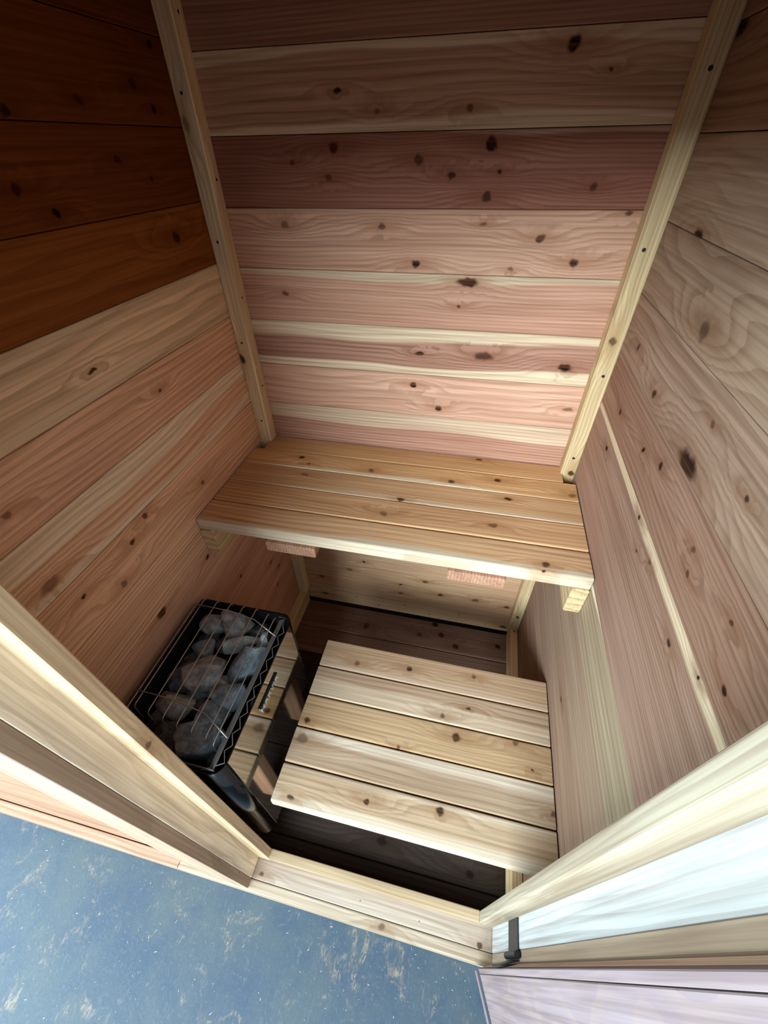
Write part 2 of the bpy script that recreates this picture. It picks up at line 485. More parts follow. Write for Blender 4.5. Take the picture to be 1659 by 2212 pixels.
front['label'] = 'front wall of the sauna around the open doorway'; front['category'] = 'wall'

# floor of dark boards, laid left to right
floor = put('floor', box_mesh(-0.02, W + 0.02, YF - 0.002, D + 0.02, GROUND, -0.02), M_BACKING, kind='structure')
floor['label'] = 'dark brown board floor of the sauna under the benches'; floor['category'] = 'floor'
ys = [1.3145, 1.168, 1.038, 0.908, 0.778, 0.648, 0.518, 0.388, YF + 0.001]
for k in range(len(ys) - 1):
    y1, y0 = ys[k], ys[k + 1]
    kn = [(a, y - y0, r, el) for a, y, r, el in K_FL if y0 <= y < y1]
    mt = wood('floor_wood_%d' % k, (128, 94, 78) if k < 2 else (58, 47, 43), knots=kn, seed=60 + k, freq=70, contrast=0.35, w=y1 - y0, rough=0.5,  # boards in front of the rear two: shade put into their colour
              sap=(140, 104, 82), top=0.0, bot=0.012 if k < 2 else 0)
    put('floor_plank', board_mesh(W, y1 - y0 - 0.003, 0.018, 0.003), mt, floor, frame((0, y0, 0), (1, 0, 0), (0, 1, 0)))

# corner battens and base cleats
M_BATL = wood('batten_l', (238, 208, 164), freq=90, contrast=0.3, w=POST, seed=5, knots=[(1.245 - 0.104, 0.036, 0.012, 1.2), (1.76 - 0.104, 0.030, 0.009, 1.6)])
M_BATR = wood('batten_r', (220, 186, 134), freq=110, contrast=0.35, w=POST, seed=9, knots=[(1.358 - 0.104, 0.026, 0.011, 1.0), (0.966 - 0.104, 0.012, 0.011, 1.0), (0.196 - 0.104, 0.02, 0.010, 1)])
def nail(parent, mw, r=0.0032):
    key = ('nail', r)
    if key not in _cache:
        n = 10
        v = [(r * math.cos(2 * math.pi * i / n), r * math.sin(2 * math.pi * i / n), 0.0004) for i in range(n)]
        v += [(a, b, -0.004) for a, b, _ in v]
        f = [tuple(range(n))] + [(i, n + i, n + (i + 1) % n, (i + 1) % n) for i in range(n)]
        _cache[key] = mesh_from('nail', v, f)
    put('nail', _cache[key], M_NAIL, parent, mw)

zt = 0.102
bl = put('trim_1', board_mesh(ZCEIL - zt, POST, POST, 0.0025), M_BATL,
         mw=frame((POST, D - POST, zt), (0, 0, 1), (-1, 0, 0)), kind='structure')
# local: u up, v towards -x, n = u x v = z x -x = -y (towards the viewer)
bl['label'] = 'left square corner batten nailed where back and left walls meet'; bl['category'] = 'batten'
br = put('trim_2', board_mesh(ZCEIL - zt, POST, POST, 0.0025), M_BATR,
         mw=frame((W, D - POST, zt), (0, 0, 1), (-1, 0, 0)), kind='structure')
br['label'] = 'right square corner batten nailed where back and right walls meet'; br['category'] = 'batten'
for x, z in ((0.0202, 1.8053), (0.0199, 1.5413), (0.0184, 1.2909), (0.022, 1.0354)):
    nail(bl, frame((x, D - POST, z), (1, 0, 0), (0, 0, 1)))
for y, z in ((1.3009, 1.9171), (1.3032, 1.6627), (1.2975, 1.4089), (1.3001, 1.1514)):
    nail(bl, frame((POST, y, z), (0, 1, 0), (0, 0, 1)))
for x, z in ((1.0168, 1.8046), (1.0117, 1.5441), (1.0193, 1.2692), (1.0175, 1.0178)):
    nail(br, frame((x, D - POST, z), (1, 0, 0), (0, 0, 1)), 0.004)

M_BASE = wood('base_strip', (214, 170, 124), freq=100, contrast=0.35, w=0.08, seed=21, knots=[(0.12, 0.05, 0.012, 1.4), (0.98, 0.03, 0.012, 1.4)])
bb = put('baseboard_back', board_mesh(W - 0.004, 0.084, 0.02, 0.002), M_BASE,
         mw=frame((0.002, D - 0.003, 0.018), (1, 0, 0), (0, 0, 1)), kind='structure')
bb['label'] = 'pale nailed cedar base strip along the foot of the back wall'; bb['category'] = 'baseboard'
for x, z in ((0.2808, 0.083), (0.5191, 0.085), (0.64, 0.045), (0.7765, 0.087), (0.901, 0.046), (0.39, 0.044)):
    nail(bb, frame((x, D - 0.003, z), (1, 0, 0), (0, 0, 1)), 0.0035)
M_CLE = wood('base_cleat', (222, 184, 128), freq=110, contrast=0.3, w=0.03, seed=23)
bl2 = put('baseboard_left', board_mesh(D - 0.012 - YF, 0.032, 0.099, 0.002), M_CLE,
          mw=frame((0.0335, YF + 0.002, 0.1), (0, 1, 0), (-1, 0, 0)), kind='structure')
bl2['label'] = 'cedar base cleat along the foot of the left wall behind the heater'; bl2['category'] = 'baseboard'
br2 = put('baseboard_right', board_mesh(D - 0.012 - YF, 0.032, 0.099, 0.002), M_CLE,
          mw=frame((W - 0.0015, YF + 0.002, 0.1), (0, 1, 0), (-1, 0, 0)), kind='structure')
br2['label'] = 'honey yellow cedar base cleat along the foot of the right wall'; br2['category'] = 'baseboard'
nail(br2, frame((W - 0.016, 1.27, 0.1), (1, 0, 0), (0, 1, 0)), 0.0035)

# bench cleats fixed to the side walls
M_CL2 = wood('bench_cleat', (230, 196, 140), freq=40, contrast=0.5, w=0.09, seed=31, wob=3)
put('bench_cleat', board_mesh(D - POST - 0.006 - 0.862, 0.088, 0.040, 0.003), M_CL2, wall_right,
    frame((W - 0.041, D - POST - 0.004, 0.8295), (0, -1, 0), (0, 0, 1)))['label'] = 'pale end grain bench cleat'
put('bench_cleat', board_mesh(D - POST - 0.006 - 0.862, 0.088, 0.040, 0.003), M_CL2, wall_left,
    frame((0.041, 0.864, 0.8295), (0, 1, 0), (0, 0, 1)))['label'] = 'pale knotty bench cleat'

# ------------------------------------------------------------------ upper bench
UBZ = 0.9587
ub = thing('upper_bench', (W / 2, 1.09, 0.8787), 'upper slatted cedar bench spanning wall to wall below the back boards', 'bench')
rows = [(1.2350, 1.3165, 0.0355, 1.0005, dict(heart=(220, 166, 110), freq=120, contrast=0.35)),
        (1.1495, 1.2330, 0.003, W - 0.003, dict(heart=(226, 172, 114), freq=80, contrast=0.3, bot=0.010, sap=(242, 216, 172))),
        (1.0525, 1.1475, 0.003, W - 0.003, dict(heart=(220, 170, 120), freq=150, contrast=0.5, bot=0.012, sap=(224, 190, 146))),
        (0.9570, 1.0505, 0.003, W - 0.003, dict(heart=(218, 164, 114), freq=75, contrast=0.4, wob=2.5)),
        (0.8645, 0.9550, 0.003, W - 0.003, dict(heart=(220, 170, 122), freq=60, contrast=0.4, bot=0.022, sap=(222, 202, 166), wob=2.5))]
for k, (y0, y1, x0, x1, st) in enumerate(rows):
    st = dict(st); heart = st.pop('heart')
    kn = [(a - x0, y - y0, r, el) for a, y, r, el in K_UB if y0 <= y < y1]
    mt = wood('upper_slat_%d' % k, heart, ds=0.18, knots=kn, w=y1 - y0, seed=90 + k, **st)
    put('slat', board_mesh(x1 - x0, y1 - y0, 0.040, 0.004 if k < 4 else 0.007, None, 3), mt, ub, frame((x0, y0, UBZ), (1, 0, 0), (0, 1, 0)))
M_XB = wood('cross_batten', (186, 132, 104), freq=120, contrast=0.35, w=0.145, seed=97)
for k, x1 in enumerate((0.345, 0.842)):
    put('cross_batten', board_mesh(0.40, 0.143, 0.034, 0.004, None, 2), M_XB, ub,
        frame((x1, 0.858, UBZ - 0.0405), (0, 1, 0), (-1, 0, 0)))

# ------------------------------------------------------------------ lower bench
LBZ = 0.498
LX0, LX1 = 0.3415, W - 0.003
lb = thing('lower_bench', (0.69, 0.61, 0.0), 'low slatted cedar bench of five boards beside the heater', 'bench')
st_l = [dict(heart=(216, 164, 116), freq=110, contrast=0.3, bot=0.02, sap=(228, 190, 150)),
        dict(heart=(208, 162, 124), freq=60, contrast=0.42, bot=0.050, sap=(234, 204, 164)),
        dict(heart=(218, 168, 112), freq=90, contrast=0.32, wob=2),
        dict(heart=(208, 168, 132), freq=70, contrast=0.35, top=0.030, sap=(238, 216, 184)),
        dict(heart=(214, 172, 130), freq=70, contrast=0.35, bot=0.030, top=0.012, sap=(238, 216, 180))]
y1 = 0.8419
for k in range(5):
    ya = y1 - 0.0927 * (k + 1) + 0.0032
    wd = 0.0892
    st = dict(st_l[k]); heart = st.pop('heart')
    kn = [(a - LX0, y - ya, r, el) for a, y, r, el in K_LB if ya - 0.002 <= y < ya + wd]
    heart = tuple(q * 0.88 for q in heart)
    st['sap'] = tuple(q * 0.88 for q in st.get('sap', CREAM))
    mt = wood('lower_slat_%d' % k, heart, ds=0.34, knots=kn, w=wd, seed=110 + k, **st)
    put('slat', board_mesh(LX1 - LX0, wd, 0.038, 0.004 if k < 4 else 0.006, None, 3), mt, lb, frame((LX0, ya, LBZ), (1, 0, 0), (0, 1, 0)))
M_LBF = wood('lower_frame', (190, 138, 106), freq=100, contrast=0.4, w=0.09, seed=121)
for x1, yb_ in ((0.46, 0.408), (0.98, 0.45)):
    put('cross_batten', board_mesh(0.83 - yb_, 0.089, 0.038, 0.003), M_LBF, lb, frame((x1, yb_, LBZ - 0.0385), (0, 1, 0), (-1, 0, 0)))
for x0 in (0.385, 0.905):
    for yy in (0.52, 0.78):
        put('leg', board_mesh(LBZ - 0.078, 0.06, 0.038, 0.003), M_LBF, lb, frame((x0, yy, 0.0005), (0, 0, 1), (1, 0, 0)))

# ------------------------------------------------------------------ door frame
fr = thing('trim_3', (0.6, 0.29, GROUND), 'pale pine and cedar frame of the sauna doorway', 'door frame', kind='structure')
M_STOPL = wood('stop_l', (232, 200, 156), freq=60, contrast=0.25, w=0.026, seed=131, knots=[(0.9875, 0.019, 0.008, 1.0)])
M_STOPR = wood('stop_r', (172, 156, 136), ds=0.1, freq=100, contrast=0.3, w=0.026, seed=132)
M_JAML = wood('jamb_l', (242, 224, 200), freq=30, contrast=0.3, w=0.05, seed=133, wob=1.6, wob_u=2.4)
M_JAMR = wood('jamb_r', (190, 188, 188), ds=0.0, freq=70, contrast=0.3, w=0.05, seed=134)
M_SILL = wood('sill_stop', (180, 150, 114), freq=60, contrast=0.25, w=0.03, seed=135, top=0.008)
M_SIL2 = wood('sill_board', (172, 152, 138), freq=60, contrast=0.28, w=0.051, seed=136, knots=[(0.026, 0.015, 0.008, 1), (0.698, 0.008, 0.009, 1)])
M_CAS = wood('casing', (176, 148, 126), freq=80, contrast=0.25, w=0.025, seed=137)
M_LEDG = wood('ledge', (172, 150, 130), freq=70, contrast=0.35, w=0.03, seed=138, knots=[(0.661, 0.0126, 0.009, 1.2)], top=0.0)
M_LEDG2 = wood('ledge_left', (176, 138, 116), freq=70, contrast=0.35, w=0.03, seed=139)
# stops (2x2 strips) on both jambs, head and sill
SW = YS - Y1
ST = JL - JL2

Z, X, Y = (0, 0, 1), (1, 0, 0), (0, 1, 0)
NX, NY, NZ = (-1, 0, 0), (0, -1, 0), (0, 0, -1)
LEN = HEAD - ZS2
put('jamb', board_mesh(LEN, YF - Y2, JB, 0.001), M_JAML, fr, frame((JL2, YF, ZS2), Z, NY))
put('jamb', board_mesh(LEN, YF - Y2, JB, 0.001), M_JAMR, fr, frame((JR2, Y2, ZS2), Z, Y))
put('head_jamb', board_mesh(JR2 - JL2 + 2 * JB, YF - Y2, JB, 0.001), M_JAML, fr, frame((JL2 - JB, YF, HEAD), X, NY))
put('sill_board', board_mesh(JR2 - JL2, YF - Y2, JB, 0.0012), M_SIL2, fr, frame((JL2, Y2, ZS2), X, Y))
put('stop', board_mesh(LEN - ST, SW, ST, 0.002), M_STOPL, fr, frame((JL, YS, ZS2), Z, NY))
put('stop', board_mesh(LEN - ST, SW, JR2 - JR, 0.004, 0.002, 3), M_STOPR, fr, frame((JR, Y1, ZS2), Z, Y))
put('head_stop', board_mesh(JR2 - JL2, SW, ST, 0.002), M_STOPL, fr, frame((JL2, YS, HEAD - ST), X, NY))
put('sill_stop', board_mesh(JR - JL - 0.0005, SW, ZS - ZS2 - 0.0003, 0.0025, None, 2), M_SILL, fr, frame((JL + 0.0003, Y1, ZS), X, Y))
put('casing', board_mesh(HEAD + 0.1 - ZS2 - 0.001, 0.123, Y2 - Y3 - 0.0005, 0.001), M_CAS, fr, frame((JL2 - 0.001, Y3, ZS2 + 0.001), Z, NX))
YK = 0.2425
put('casing', board_mesh(HEAD + 0.1 - ZS2 - 0.001, 0.10, Y2 - YK - 0.0005, 0.001), M_CAS, fr, frame((JR2 + 0.101, YK, ZS2 + 0.001), Z, NX))
put('head_casing', board_mesh(JR2 - JL2 - 0.002, 0.10, Y2 - YK - 0.0005, 0.001), M_CAS, fr, frame((JL2 + 0.0002, YK, HEAD + 0.001), X, Z))
LY = 0.2318
put('base_ledge', board_mesh(1.075 + 0.010, Y2 - LY - 0.0012, ZS2 - GROUND - 0.001, 0.003, 0.001, 2), M_LEDG, fr, frame((-0.010, LY, ZS2), X, Y))
put('base_ledge', board_mesh(1.64, Y2 - LY - 0.0012, ZS2 - GROUND - 0.001, 0.003, 0.001, 2), M_LEDG2, fr, frame((-1.6515, LY, ZS2), X, Y))

for x, y in ((0.575, 0.2850), (0.755, 0.2800)):
    nail(fr, frame((x, y, ZS2), X, Y), 0.0014)
for y, z in ((0.2600, 0.372), (0.2600, 0.165)):
    nail(fr, frame((JL2 - 0.001, y - 0.003, z), Y, Z), 0.0022)

# ------------------------------------------------------------------ door, open outwards past ninety degrees
KP = Vector((0.963, 0.2405, 0.0))
DN = Vector((-0.921, -0.391, 0)).normalized()      # inner face normal
DDIR = Vector((0.391, -0.921, 0)).normalized()     # from the hinge outwards
DT = 0.0395
DC = KP + DN * DT
DZ0, DZ1 = 0.029, HEAD - 0.004
DW = JR2 - JL2 - 0.006
door = thing('door_1', (KP.x, KP.y, DZ0), 'open pale cedar plank door hinged on the right jamb', 'door', kind='structure')
DV = -DDIR
M_D = [wood('door_wood_%d' % i, (132, 116, 120), ds=0.0, freq=f_, contrast=c_, w=w_, seed=150 + i, wob=wb_, wob_u=3.0, knots=k_, dark=(150, 122, 112))
       for i, (h_, f_, c_, w_, wb_, k_) in enumerate([
           ((222, 196, 178), 60, 0.3, 0.011, 2, []),
           ((224, 198, 180), 22, 0.45, 0.14, 2.6, []),
           ((220, 190, 168), 40, 0.35, 0.14, 2, []),
           ((214, 180, 156), 60, 0.35, 0.14, 2, []),
           ((220, 190, 168), 50, 0.35, 0.14, 2, []),
           ((214, 180, 156), 60, 0.35, 0.14, 2, [])])]
put('core', board_mesh(DZ1 - DZ0, DW - 0.002, DT - 0.0145, 0.001), wood('door_core', (206, 172, 160), freq=70, contrast=0.25, w=DW, seed=149),
    door, frame(tuple(KP + DN * (DT - 0.0143) + DDIR * (DW - 0.001) + Vector((0, 0, DZ0))), Z, tuple(DV)))
edges = [0.0, 0.0108, 0.15, 0.29, 0.43, 0.57, DW]
for i in range(6):
    s0, s1 = edges[i], edges[i + 1]
    put('plank', board_mesh(DZ1 - DZ0, s1 - s0 - 0.0010, 0.014, 0.001), M_D[i], door,
        frame(tuple(DC + DDIR * s1 + Vector((0, 0, DZ0))), Z, tuple(DV)))
put('bottom_rail', board_mesh(DW - 0.004, 0.012, 0.005, 0.001), M_D[0], door,
    frame(tuple(DC + DDIR * 0.002 + DN * 0.0055 + Vector((0, 0, DZ0 + 0.0125))), tuple(DDIR), NZ))
# hinge: strap on the jamb, knuckle, leaf on the door edge
hz0, hz1 = 0.290, 0.400
kx = Vector((JR2 - 0.004, 0.2555, 0))
def cyl(c, r, z0, z1, n=16):
    v = []
    for z in (z0, z1):
        for i in range(n):
            a = 2 * math.pi * i / n
            v.append((c[0] + r * math.cos(a), c[1] + r * math.sin(a), z))
    f = [tuple(range(n))[::-1], tuple(range(n, 2 * n))] + [(i, (i + 1) % n, n + (i + 1) % n, n + i) for i in range(n)]
    return mesh_from('c', v, f)
strap = box_mesh(JR2 - 0.003, JR2 - 0.0003, 0.258, Y1 - 0.001, hz0, hz1)
kn1 = cyl((JR2 - 0.0065, 0.252), 0.0068, hz0 - 0.004, hz1 + 0.012)
pin = cyl((JR2 - 0.0065, 0.252), 0.0045, hz1 + 0.012, hz1 + 0.019)
a = KP + Vector((-0.003, 0.0045, 0)); b = a + DN * 0.040
off = Vector((DN.y, -DN.x, 0)) * -0.0028
leafv = []
for z in (hz0, hz1):
    for q in (a, b, b + off, a + off):
        leafv.append((q.x, q.y, z))
leaf = mesh_from('l', leafv, [(0, 3, 2, 1), (4, 5, 6, 7), (0, 1, 5, 4), (1, 2, 6, 5), (2, 3, 7, 6), (3, 0, 4, 7)])
h = put('hinge', join_meshes('hinge', [strap, leaf]), M_BLACKM, door)
put('knuckle', join_meshes('knuckle', [kn1, pin]), M_BLACKM, h)
h['label'] = 'black steel butt hinge with pin'

# ------------------------------------------------------------------ workshop floor outside
N = NT('workshop_floor')
tc = N.n('ShaderNodeTexCoord').outputs['Object']
n1 = N.noise(tc, 5.0, 6, 0.65, 0.4)
n2 = N.noise(N.vmath('ADD', tc, (4, 2, 0)), 9.0, 6, 0.72, 1.2)
st_ = N.noise(N.vmath('MULTIPLY', tc, (90, 26, 1)), 1.0, 4, 0.65, 2.5)
n3 = N.noise(tc, 120.0, 5, 0.75)
c = N.mix(N.mapr(n1, 0.35, 0.68, 0, 1), lin((62, 71, 75)), lin((44, 59, 74)))
c = N.mix(N.math('MULTIPLY', N.mapr(n2, 0.54, 0.68, 0, 1.0), N.mapr(st_, 0.42, 0.62, 0.0, 0.75)), c, lin((136, 116, 90)))
c = N.mix(N.mapr(st_, 0.55, 0.75, 0, 0.35), c, lin((88, 108, 122)))
c = N.mix(N.mapr(n3, 0.55, 0.75, 0, 0.35), c, lin((98, 116, 128)))
N.link(c, N.bsdf.inputs['Base Color'])
N.bsdf.inputs['Roughness'].default_value = 0.5
bp = N.n('ShaderNodeBump'); bp.inputs['Strength'].default_value = 0.25; bp.inputs['Distance'].default_value = 0.002
N.link(n3, bp.inputs['Height']); N.link(bp.outputs[0], N.bsdf.inputs['Normal'])
ws = put('workshop_floor', box_mesh(-5, 5, -6, 2.2, GROUND - 0.1, GROUND - 0.0005), N.mat, kind='structure')
ws['label'] = 'worn blue-grey workshop floor with tan scuffs outside the sauna'; ws['category'] = 'floor'

# sawdust and shavings scattered over it
random.seed(4)
v, f = [], []
for i in range(520):
    x = random.uniform(-0.6, 1.0); y = random.uniform(-0.25, 0.226)
    a = random.uniform(0, math.pi); L = 0.0006 + 0.0030 * random.random() ** 3; w_ = random.uniform(0.0002, 0.0006)
    ca, sa = math.cos(a), math.sin(a)
    z = GROUND
    b = len(v)
    for (p, q, zz) in ((-L, -w_, z), (L, -w_, z), (L, w_, z + 0.0004), (-L, w_, z + 0.0004), (0, 0, z + 0.0012)):
        v.append((x + p * ca - q * sa, y + p * sa + q * ca, zz))
    f += [(b, b + 1, b + 4), (b + 1, b + 2, b + 4), (b + 2, b + 3, b + 4), (b + 3, b, b + 4)]
sd = put('wood_shavings', mesh_from('shavings', v, f), plain('shaving', (225, 215, 195), 0.8), kind='stuff')
tag(sd, 'pale sawdust flecks and shavings scattered over the workshop floor', 'sawdust', kind='stuff')

# ------------------------------------------------------------------ heater
HX0, HX1, HY0, HY1, HZ0, HZ1 = 0.024, 0.302, 0.3505, 0.748, 0.22, 0.76
heater = thing('sauna_heater', (0.16, 0.55, HZ0), 'polished steel sauna heater with black stone basket on the left wall', 'heater')
def outline(x0, x1, y0, y1, r_out, r_in, bulge=0.0, seg=6):
    """plan outline: the two corners towards +x rounded with r_out, towards the wall with r_in"""
    pts = []
    def arc(cx, cy, r, a0):
        for i in range(seg + 1):
            a = a0 + math.pi / 2 * i / seg
            pts.append((cx + r * math.cos(a), cy + r * math.sin(a)))
    e = 0.0015
    pts.append((x1, y1 - r_out - e))
    arc(x1 - r_out, y1 - r_out, r_out, 0)
    pts.append((x1 - r_out - e, y1)); pts.append((x0 + r_in + e, y1))
    arc(x0 + r_in, y1 - r_in, r_in, math.pi / 2)
    pts.append((x0, y1 - r_in - e)); pts.append((x0, y0 + r_in + e))
    arc(x0 + r_in, y0 + r_in, r_in, math.pi)
    pts.append((x0 + r_in + e, y0)); pts.append((x1 - r_out - e, y0))
    arc(x1 - r_out, y0 + r_out, r_out, 1.5 * math.pi)
    pts.append((x1, y0 + r_out + e))
    return pts
def shell(o_pts, i_pts, z0, z1, zi):
    n = len(o_pts)
    v = [(x, y, z0) for x, y in o_pts] + [(x, y, z1) for x, y in o_pts] + [(x, y, z1) for x, y in i_pts] + [(x, y, zi) for x, y in i_pts]
    f = []
    for k in range(3):
        for i in range(n):
            j = (i + 1) % n
            f.append((k * n + i, k * n + j, (k + 1) * n + j, (k + 1) * n + i))
    f.append(tuple(reversed(range(n))))
    f.append(tuple(3 * n + i for i in range(n)))
    return v, f
oo = outline(HX0, HX1, HY0, HY1, 0.030, 0.012)
oi = outline(HX0 + 0.0025, HX1 - 0.0025, HY0 + 0.0025, HY1 - 0.0025, 0.0275, 0.0095)

DEPTH = 0.17
v, f = shell(oo, oi, HZ0, HZ1, HZ1 - DEPTH - 0.001)
n = len(oo)
cm = mesh_from('case', v, f)
for p in cm.polygons[:n]:
    p.use_smooth = True
put('case', cm, M_DARKST, heater)
fp = put('front_panel', board_mesh(HY1 - HY0 - 0.060, HZ1 - HZ0 - 0.006, 0.0008, 0.0002), M_STEEL, heater, frame((HX1 + 0.0009, HY0 + 0.030, HZ0 + 0.003), Y, Z))
fp['label'] = 'mirror polished steel front panel'
to = outline(HX0 + 0.0030, HX1 - 0.0030, HY0 + 0.0030, HY1 - 0.0030, 0.0270, 0.0090)
v = [(x, y, HZ1 - 0.0015) for x, y in to] + [(x, y, HZ1 - DEPTH) for x, y in to]
f = [(i, n + i, n + (i + 1) % n, (i + 1) % n) for i in range(n)] + [tuple(n + i for i in range(n))]
put('liner', mesh_from('liner', v, f), M_BLACK, heater)

def tube(pts, r, nseg=6, name='tube'):
    pts = [Vector(p) for p in pts]
    v, f = [], []
    for k, p in enumerate(pts):
        d = (pts[min(k + 1, len(pts) - 1)] - pts[max(k - 1, 0)]).normalized()
        a = d.cross(Vector((0, 0, 1)))
        if a.length < 1e-4:
            a = d.cross(Vector((1, 0, 0)))
        a.normalize(); b = d.cross(a)
        for i in range(nseg):
            t = 2 * math.pi * i / nseg
            q = p + a * (r * math.cos(t)) + b * (r * math.sin(t))
            v.append(tuple(q))
    for k in range(len(pts) - 1):
        for i in range(nseg):
            j = (i + 1) % nseg
            f.append((k * nseg + i, k * nseg + j, (k + 1) * nseg + j, (k + 1) * nseg + i))
    f.append(tuple(reversed(range(nseg))))
    f.append(tuple((len(pts) - 1) * nseg + i for i in range(nseg)))
    return mesh_from(name, v, f, True)

# stone cage: slanted steel side plate, front and back plates
def plate(a0, a1, b0, b1, t):
    a0, a1, b0, b1 = map(Vector, (a0, a1, b0, b1))
    nrm = (a1 - a0).cross(b0 - a0).normalized() * t
    q = [a0, a1, b1, b0]
    v = [tuple(p) for p in q] + [tuple(p - nrm) for p in q]
    return mesh_from('plate', v, [(0, 1, 2, 3), (7, 6, 5, 4), (0, 4, 5, 1), (1, 5, 6, 2), (2, 6, 7, 3), (3, 7, 4, 0)])
put('cage_plate', plate((0.2835, 0.362, 0.766), (0.2835, 0.728, 0.766), (0.268, 0.362, 0.755), (0.268, 0.728, 0.755), 0.0012), M_BRUSHED, heater)
put('cage_plate', plate((0.0420, 0.3605, 0.762), (0.2835, 0.3605, 0.766), (0.042, 0.3605, 0.735), (0.2835, 0.3605, 0.735), 0.0012), M_BRUSHED, heater)
put('cage_plate', plate((0.2680, 0.362, 0.7545), (0.2680, 0.728, 0.7545), (0.268, 0.362, 0.69), (0.268, 0.728, 0.69), 0.0012), M_BLACK, heater)

GZ = 0.772
for x, yb_, yf_ in ((0.0275, 0.715, 0.425), (0.0405, 0.744, 0.436), (0.080, 0.744, 0.430), (0.121, 0.744, 0.424), (0.160, 0.744, 0.418), (0.199, 0.744, 0.413), (0.2375, 0.735, 0.409), (0.2605, 0.727, 0.400)):
    put('guard_wire', tube([(x, yb_, GZ - 0.012), (x, yb_ - 0.004, GZ - 0.002), (x, yb_ - 0.010, GZ), (x, yf_ + 0.008, GZ), (x, yf_ + 0.002, GZ - 0.003), (x, yf_, GZ - 0.008), (x, yf_ - 0.001, GZ - 0.035), (x, yf_ - 0.002, GZ - 0.06)], 0.0015), M_WIRE, heater)
put('cross_wire', tube([(0.0200, 0.7175, GZ + 0.002), (0.13, 0.716, GZ + 0.0025), (0.21, 0.705, GZ + 0.0025), (0.2825, 0.674, GZ - 0.004)], 0.0015), M_WIRE, heater)
put('cross_wire', tube([(0.0185, 0.471, GZ + 0.002), (0.12, 0.468, GZ + 0.0025), (0.21, 0.456, GZ + 0.0025), (0.2825, 0.4215, GZ - 0.004)], 0.0015), M_WIRE, heater)
zz = [(0.255, 0.352 + 0.004, 0.757)]
yy = 0.378
k = 0
while yy < 0.725:
    zz.append((0.2965 if k % 2 == 0 else 0.2845, yy, 0.7575))
    yy += 0.0215 if k % 2 == 0 else 0.0135
    k += 1
zz += [(0.283, 0.737, 0.757), (0.262, 0.737, 0.757)]
put('zigzag_wire', tube(zz, 0.0011), M_WIRE, heater)

# name in raised letters on the polished front
cu = bpy.data.curves.new('letters', 'FONT')
cu.body = 'HARVIA'
cu.size = 0.02
cu.extrude = 0.0016
cu.space_character = 1.08
tmp = bpy.data.objects.new('tmp_letters', cu)
col.objects.link(tmp)
bpy.context.view_layer.update()
lm = bpy.data.meshes.new_from_object(tmp.evaluated_get(bpy.context.evaluated_depsgraph_get()))
bpy.data.objects.remove(tmp)
xs = [q.co.x for q in lm.vertices]; zs_ = [q.co.y for q in lm.vertices]
sx = 0.092 / (max(xs) - min(xs)); sy = 0.0205 / (max(zs_) - min(zs_))
for q in lm.vertices:
    q.co.x = (q.co.x - min(xs)) * sx
    q.co.y = (q.co.y - min(zs_)) * sy
lm.name = 'letters'
lm.materials.clear()
M_LET = plain('letter_silver', (226, 222, 210), 0.35, 0.3)
lo_ = put('lettering', lm, M_LET, fp, frame((HX1 + 0.0030, 0.512, 0.6905), (0, 1, 0), (0, 0, 1)))
lo_['label'] = 'raised silver letters on heater front'
put('letter_reflection_bar', box_mesh(HX1 + 0.0010, HX1 + 0.0052, 0.511, 0.6055, 0.7125, 0.7155), M_BLACK, fp)  # black bar added for the dark reflection along the letter tops

# stones, each one its own object
def stone_mesh(seed, sx, sy, sz):
    import bmesh
    rnd = random.Random(seed)
    bm = bmesh.new()
    bmesh.ops.create_icosphere(bm, subdivisions=3, radius=1.0)
    planes = []
    for _ in range(16):
        d = Vector((rnd.gauss(0, 1), rnd.gauss(0, 1), rnd.gauss(0, 0.8))).normalized()
        planes.append((d, rnd.uniform(0.52, 0.84)))
    off = Vector((seed * 3.1, seed * 1.7, 0))
    for q in bm.verts:
        p = q.co.copy()
        for d, h_ in planes:
            t = p.dot(d)
            if t > h_:
                p -= d * (t - h_) * 0.98
        p *= 1 + 0.06 * mnoise.noise(p * 2.0 + off) + 0.025 * mnoise.noise(p * 6 + off)
        q.co = Vector((p.x * sx, p.y * sy, p.z * sz))
    m = bpy.data.meshes.new('stone')
    bm.to_mesh(m); bm.free()
    for p in m.polygons:
        p.use_smooth = True
    try:
        m.set_sharp_from_angle(angle=math.radians(22))
    except Exception:
        pass
    return m

def stone_mat(name, c):
    N = NT(name)
    tc = N.n('ShaderNodeTexCoord').outputs['Object']
    n1 = N.noise(tc, 40, 6, 0.7, 0.3)
    n2 = N.noise(tc, 160, 4, 0.7)
    c = lin(c)
    cc = N.mix(N.mapr(n1, 0.35, 0.68, 0, 1), tuple(x * 0.55 for x in c), tuple(min(1, x * 1.35) for x in c))
    cc = N.mix(N.mapr(n2, 0.55, 0.75, 0, 0.4), cc, lin((170, 178, 178)))
    N.link(cc, N.bsdf.inputs['Base Color'])
    N.bsdf.inputs['Roughness'].default_value = 0.8
    bp = N.n('ShaderNodeBump'); bp.inputs['Strength'].default_value = 0.5; bp.inputs['Distance'].default_value = 0.003
    N.link(n1, bp.inputs['Height']); N.link(bp.outputs[0], N.bsdf.inputs['Normal'])
    return N.mat
M_ST = [stone_mat('stone_grey', (164, 166, 164)), stone_mat('stone_blue', (132, 144, 150)), stone_mat('stone_dark', (92, 96, 100)), stone_mat('stone_pale', (178, 186, 184))]
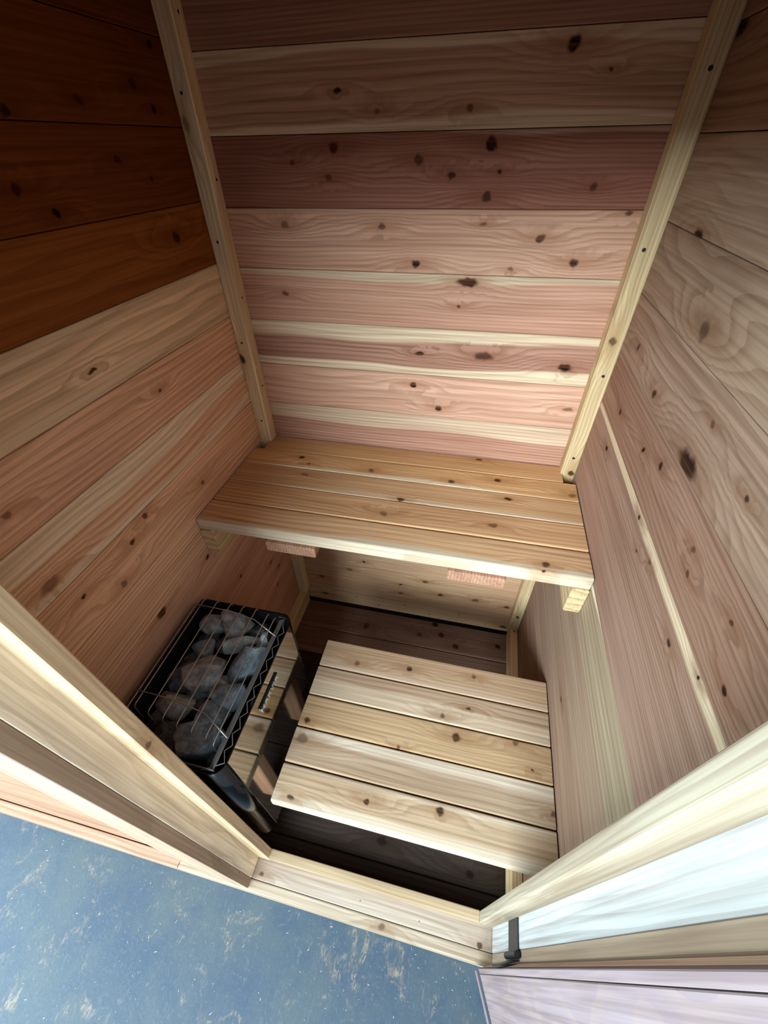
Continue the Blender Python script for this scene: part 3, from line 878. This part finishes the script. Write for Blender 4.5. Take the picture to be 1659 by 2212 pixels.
# x, y, z, size x, size y, size z, turn, tone, label
STONES = [
    (0.080, 0.700, 0.715, 0.068, 0.070, 0.055, 0.3, 0, 'grey rounded stone at the back left of the heater basket'),
    (0.140, 0.712, 0.722, 0.095, 0.072, 0.055, -0.2, 0, 'large grey stone at the back middle of the heater basket'),
    (0.215, 0.705, 0.705, 0.070, 0.060, 0.050, 0.1, 2, 'dark stone at the back right corner of the heater basket'),
    (0.240, 0.672, 0.725, 0.034, 0.048, 0.040, 0.2, 3, 'small pale stone under the back cross wire by the cage plate'),
    (0.190, 0.660, 0.722, 0.118, 0.030, 0.045, 0.55, 3, 'long thin pale stone lying aslant near the back of the basket'),
    (0.140, 0.655, 0.698, 0.085, 0.055, 0.050, 0.3, 2, 'dark stone behind the long thin pale stone'),
    (0.220, 0.607, 0.722, 0.074, 0.118, 0.060, -0.35, 1, 'largest dark slab stone leaning on the cage plate'),
    (0.082, 0.630, 0.705, 0.062, 0.060, 0.050, 0.7, 1, 'greenish pointed stone left of centre in the basket'),
    (0.070, 0.672, 0.690, 0.060, 0.055, 0.050, 0.1, 2, 'dark stone sunk below the back left grey stone'),
    (0.136, 0.568, 0.726, 0.110, 0.080, 0.060, 0.35, 0, 'big light grey stone in the middle of the basket'),
    (0.182, 0.548, 0.705, 0.055, 0.050, 0.045, 0.0, 3, 'pale knobbly stone touching the big middle stone'),
    (0.070, 0.545, 0.700, 0.072, 0.078, 0.055, 0.2, 2, 'dark smooth stone at the left middle of the basket'),
    (0.130, 0.517, 0.690, 0.070, 0.050, 0.050, 0.5, 1, 'dark green stone in front of the big middle stone'),
    (0.095, 0.478, 0.710, 0.092, 0.066, 0.050, 0.1, 0, 'mottled grey stone at the front left of the basket'),
    (0.152, 0.492, 0.690, 0.066, 0.056, 0.050, 0.6, 2, 'dark stone between front left and front right stones'),
    (0.212, 0.517, 0.722, 0.086, 0.072, 0.055, 0.4, 1, 'blue grey stone beside the cage plate, front of centre'),
    (0.205, 0.470, 0.722, 0.080, 0.060, 0.055, -0.3, 1, 'grey stone just behind the front bluish stone'),
    (0.205, 0.418, 0.722, 0.100, 0.095, 0.060, 0.5, 1, 'large bluish stone at the front right under the wires'),
    (0.110, 0.420, 0.690, 0.080, 0.070, 0.050, 0.2, 2, 'very dark stone at the front left corner of the basket'),
    (0.150, 0.395, 0.690, 0.060, 0.056, 0.050, -0.4, 2, 'dark wedge stone at the front middle of the basket'),
    (0.248, 0.540, 0.690, 0.036, 0.060, 0.045, 0.0, 2, 'small dark stone wedged against the cage plate'),
    (0.060, 0.600, 0.685, 0.055, 0.060, 0.050, 0.3, 2, 'dark stone at the left edge behind the smooth one'),
    (0.060, 0.450, 0.680, 0.055, 0.070, 0.050, 0.0, 2, 'dark stone at the left edge near the front cross wire'),
    (0.245, 0.385, 0.690, 0.036, 0.040, 0.045, 0.3, 2, 'small dark stone in the front right corner of the cage'),
]
for i, (x, y, z, a, b, c, rz, t, lab) in enumerate(STONES):
    o = put('heater_stone', stone_mesh(i + 1, a * 0.66, b * 0.66, c * 0.66), M_ST[t],
            mw=Matrix.Translation((x, y, z)) @ Matrix.Rotation(rz, 4, 'Z') @ Matrix.Rotation(0.2 * math.sin(i * 2.3), 4, 'X') @ Matrix.Rotation(0.25 * math.sin(i * 1.7), 4, 'Y'))
    tag(o, lab, 'stone', 'stones in the heater basket')
